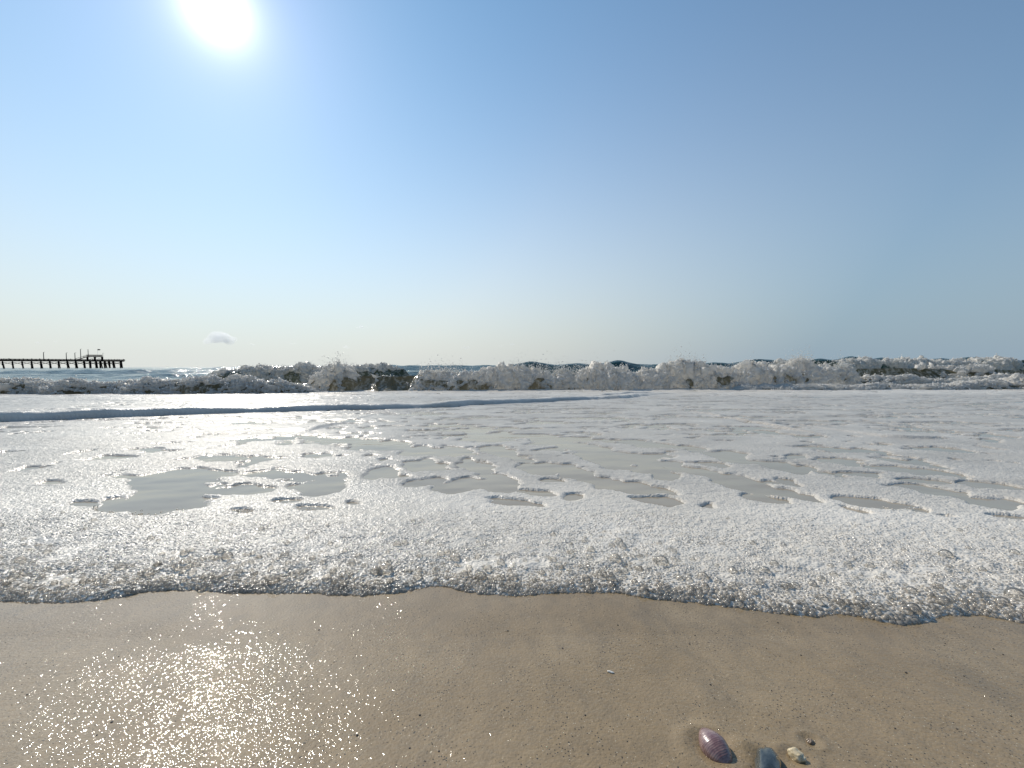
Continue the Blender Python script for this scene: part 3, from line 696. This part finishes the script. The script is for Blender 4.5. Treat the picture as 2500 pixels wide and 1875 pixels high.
for u in (11, 22, 25, 57, 78, 97, 121, 172, 226, 265, 272, 279, 289, 294, 300, 301.5):
    if u < 200: person(u, w=random.choice((-HW + .45, HW - .5)), label='person in dark clothes at the railing of the long pier run before the lookout', group='people on the long run of the pier')
    elif u < 250: person(u, label='person in dark clothes standing under the raised lookout deck', group=None)
    elif u < 299: person(u, w=random.choice((-HW + .45, HW - .5)), label='person in dark clothes at the railing between the lookout and the pier end', group='people between lookout and pier end')
    else: person(u, label='person in dark clothes leaning on the railing at the very end of the pier', group='people at the pier end')
for u in (205, 208): person(u, w=-2.0, z=ZU if u > 213 else ZU - 1.2 + .0, label='person in dark clothes climbing the stairs to the lookout deck', group='people on the pier stairs')

# ------------------------------------------------------------------ small clouds low over the sea
def mat_cloud(dens):
    t = NT('cloud_vapour')
    t.set(t.out.inputs['Volume'], t.n('ShaderNodeVolumePrincipled', {'Color': c4(.92, .94, .97), 'Density': dens, 'Anisotropy': .35})); return t.m
M_CLOUD = mat_cloud(.007); M_WISP = mat_cloud(.005)
def cloud(u, v, wu, hv, blobs, label, mat, seed, dist=6000.0):
    c = Vector(at_dist(u, v, dist)); pxm = dist / FP; r = random.Random(seed)
    bm = bmesh.new()
    for i in range(blobs):
        a = r.uniform(-1, 1); rr = (1 - .55 * abs(a)) * r.uniform(.45, .8) * hv * .5 * pxm
        m = Matrix.Translation((a * wu * .42 * pxm, r.uniform(-.5, .5) * wu * .3 * pxm, r.uniform(-.2, .55) * hv * .5 * pxm * (1 - .5 * abs(a)))) @ Matrix.Diagonal((rr * 1.25, rr * 1.2, rr * .9, 1))
        bmesh.ops.create_icosphere(bm, subdivisions=3, radius=1, matrix=m)
    co = np.array([p.co for p in bm.verts]); s = hv * pxm
    n = fbm(co[:, 0] / s * 3 + seed, co[:, 2] / s * 3 + co[:, 1] / s * 2, 300 + seed, 3)
    for p, k in zip(bm.verts, n):
        p.co.x += k * s * .10; p.co.z += k * s * .08
    o = bm_obj('cloud', bm, mat, None, True); o.location = c
    md = o.modifiers.new('merge', 'REMESH'); md.mode = 'VOXEL'; md.voxel_size = s / 28
    return tag(o, label, 'cloud')
cloud(535, 832, 74, 42, 18, 'small puffy blue grey cloud low above the sea beyond the pier end', M_CLOUD, 3)
WG = 'faint cloud wisps near the horizon'
for i, (u, v, w, h) in enumerate(((842, 848, 26, 12), (882, 799, 34, 12), (1140, 849, 26, 12), (1222, 845, 12, 8), (1254, 842, 22, 9), (85, 837, 28, 10), (138, 834, 20, 6), (616, 842, 16, 7), (715, 840, 22, 8))):
    o = cloud(u, v, w, h, 6, 'faint small wisp of cloud low above the horizon', M_WISP, 10 + i); o['group'] = WG

# ------------------------------------------------------------------ shells and pebbles on the sand
def mat_shell(name, c1, c2, rough, scale, coat=1.0, ring=0.0):
    t = NT(name); p = t.n('ShaderNodeTexCoord').outputs['Object']
    n = t.noise(scale, 4, p, .6)
    wv = t.n('ShaderNodeTexWave', {'Vector': p, 'Scale': 190.0, 'Distortion': 3.0, 'Detail': 2.0}, wave_type='BANDS', bands_direction='Y').outputs['Fac']
    col = t.mix(t.rng(n, .35, .65, 0, 1), c4(*c1), c4(*c2))
    col = t.mix(t.math('MULTIPLY', wv, ring), col, c4(*[v * .45 for v in c1]))
    b = t.n('ShaderNodeBsdfPrincipled', {'Base Color': col, 'Roughness': rough, 'Normal': t.bump(t.math('ADD', n, t.math('MULTIPLY', wv, ring)), .3, .0006), 'Coat Weight': coat, 'Coat Roughness': .08})
    return t.surf(b)
def dome(name, nx, ny, fn, mat, loc, rotz, tilt=0.0, roll=0.0):
    """closed lumpy body from fn(theta, phi) -> xyz"""
    th = np.linspace(0, 2 * np.pi, nx, endpoint=False); ph = np.linspace(.02, np.pi - .02, ny)
    T, Pn = np.meshgrid(th, ph); v = fn(T, Pn).reshape(-1, 3)
    i = np.arange(ny - 1)[:, None] * nx; j = np.arange(nx)[None, :]; j2 = (j + 1) % nx
    f = np.stack([i + j, i + nx + j, i + nx + j2, i + j2], -1).reshape(-1, 4)
    o = mesh_obj(name, v, f, mat); o.location = loc; o.rotation_euler = (tilt, roll, rotz); return o
def on_sand(k, dz=0.0):
    x_, y_ = SH[k]; return (float(x_), float(y_), float(sand_h(np.array([x_]), np.array([y_]))[0]) + dz)
def clam(L_, Wd, Ht):
    def fn(T, P_):
        cx = np.sin(P_) * np.cos(T); cy = np.cos(P_); cz = np.sin(P_) * np.sin(T)
        tap = 1 - .38 * np.maximum(cy, 0) ** 1.3                       # narrower towards the beak
        ridge = 1 + .012 * np.sin(cy * 34)
        return np.stack([cx * Wd * tap * ridge, cy * L_ + .15 * Wd * cx * cx, np.where(cz > 0, cz, cz * .45) * Ht * tap * ridge], -1)
    return fn
def stone(a, b, c, seed, amp=.10):
    def fn(T, P_):
        d = np.stack([np.sin(P_) * np.cos(T), np.cos(P_), np.sin(P_) * np.sin(T)], -1)
        k = 1 + amp * fbm(d[..., 0] * 1.6 + seed, d[..., 1] * 1.6 + d[..., 2], 400 + int(seed), 3)
        return np.sign(d) * np.abs(d) ** .85 * k[..., None] * np.array([a, b, c])
    return fn
tag(dome('seashell', 64, 48, clam(.0185, .0122, .0100), mat_shell('mauve_shell', (.16, .075, .075), (.30, .19, .17), .3, 160.0, 1, .35), on_sand('mauve', .0045), math.radians(12), math.radians(8), math.radians(-12)),
    'glossy mauve brown seashell half sunk in the wet sand', 'seashell')
tag(dome('mussel_shell', 64, 48, stone(.0105, .024, .0105, 3.0, .08), mat_shell('dark_shell', (.012, .017, .017), (.05, .055, .05), .25, 120.0, 1, .2), on_sand('dark', .005), math.radians(-30), math.radians(-6), 0),
    'shiny black and grey seashell lying in the sand beside the mauve one', 'seashell')
tag(dome('pebble', 40, 30, stone(.0052, .0066, .0046, 5.0, .22), mat_shell('cream_pebble', (.50, .38, .20), (.66, .56, .38), .4, 200.0, .8), on_sand('cream', .0028), math.radians(25), 0, 0),
    'small cream pebble next to the black seashell', 'pebble')
tag(dome('pebble', 32, 24, stone(.0034, .0028, .0022, 8.0, .3), mat_shell('brown_pebble', (.14, .09, .05), (.25, .18, .11), .5, 300.0, .8), on_sand('brown', .0008), math.radians(50), 0, 0),
    'tiny brown pebble behind the cream pebble', 'pebble')
tag(dome('shell_chip', 24, 16, stone(.0042, .0014, .0010, 9.0, .2), mat_shell('white_chip', (.62, .58, .5), (.75, .72, .66), .4, 300.0, .8), tuple(on_face(1491, 1641)) + (float(sand_h(*[np.array([q]) for q in on_face(1491, 1641)])[0]) + .0006,), math.radians(-25), 0, 0),
    'slim white chip of shell lying flat on the wet sand', 'shell chip')
# loose dark grains lying on the wet sand
n = 900
gx = rng.uniform(-1.0, 1.2, n); gy = rng.uniform(.30, .62, n)
gz = sand_h(gx, gy); gr = np.clip(rng.lognormal(math.log(.00045), .45, n), .0002, .0014)
tag(instancer('dark_grains', np.stack([gx, gy, gz + gr * .2], -1), gr, mat_simple('dark_grain', (.035, .03, .025), .5, .4, 100.0), 1, None, .6), 'scattered dark grains of grit lying on the wet sand', 'grit', kind='stuff')
SC.cycles.volume_bounces = 3
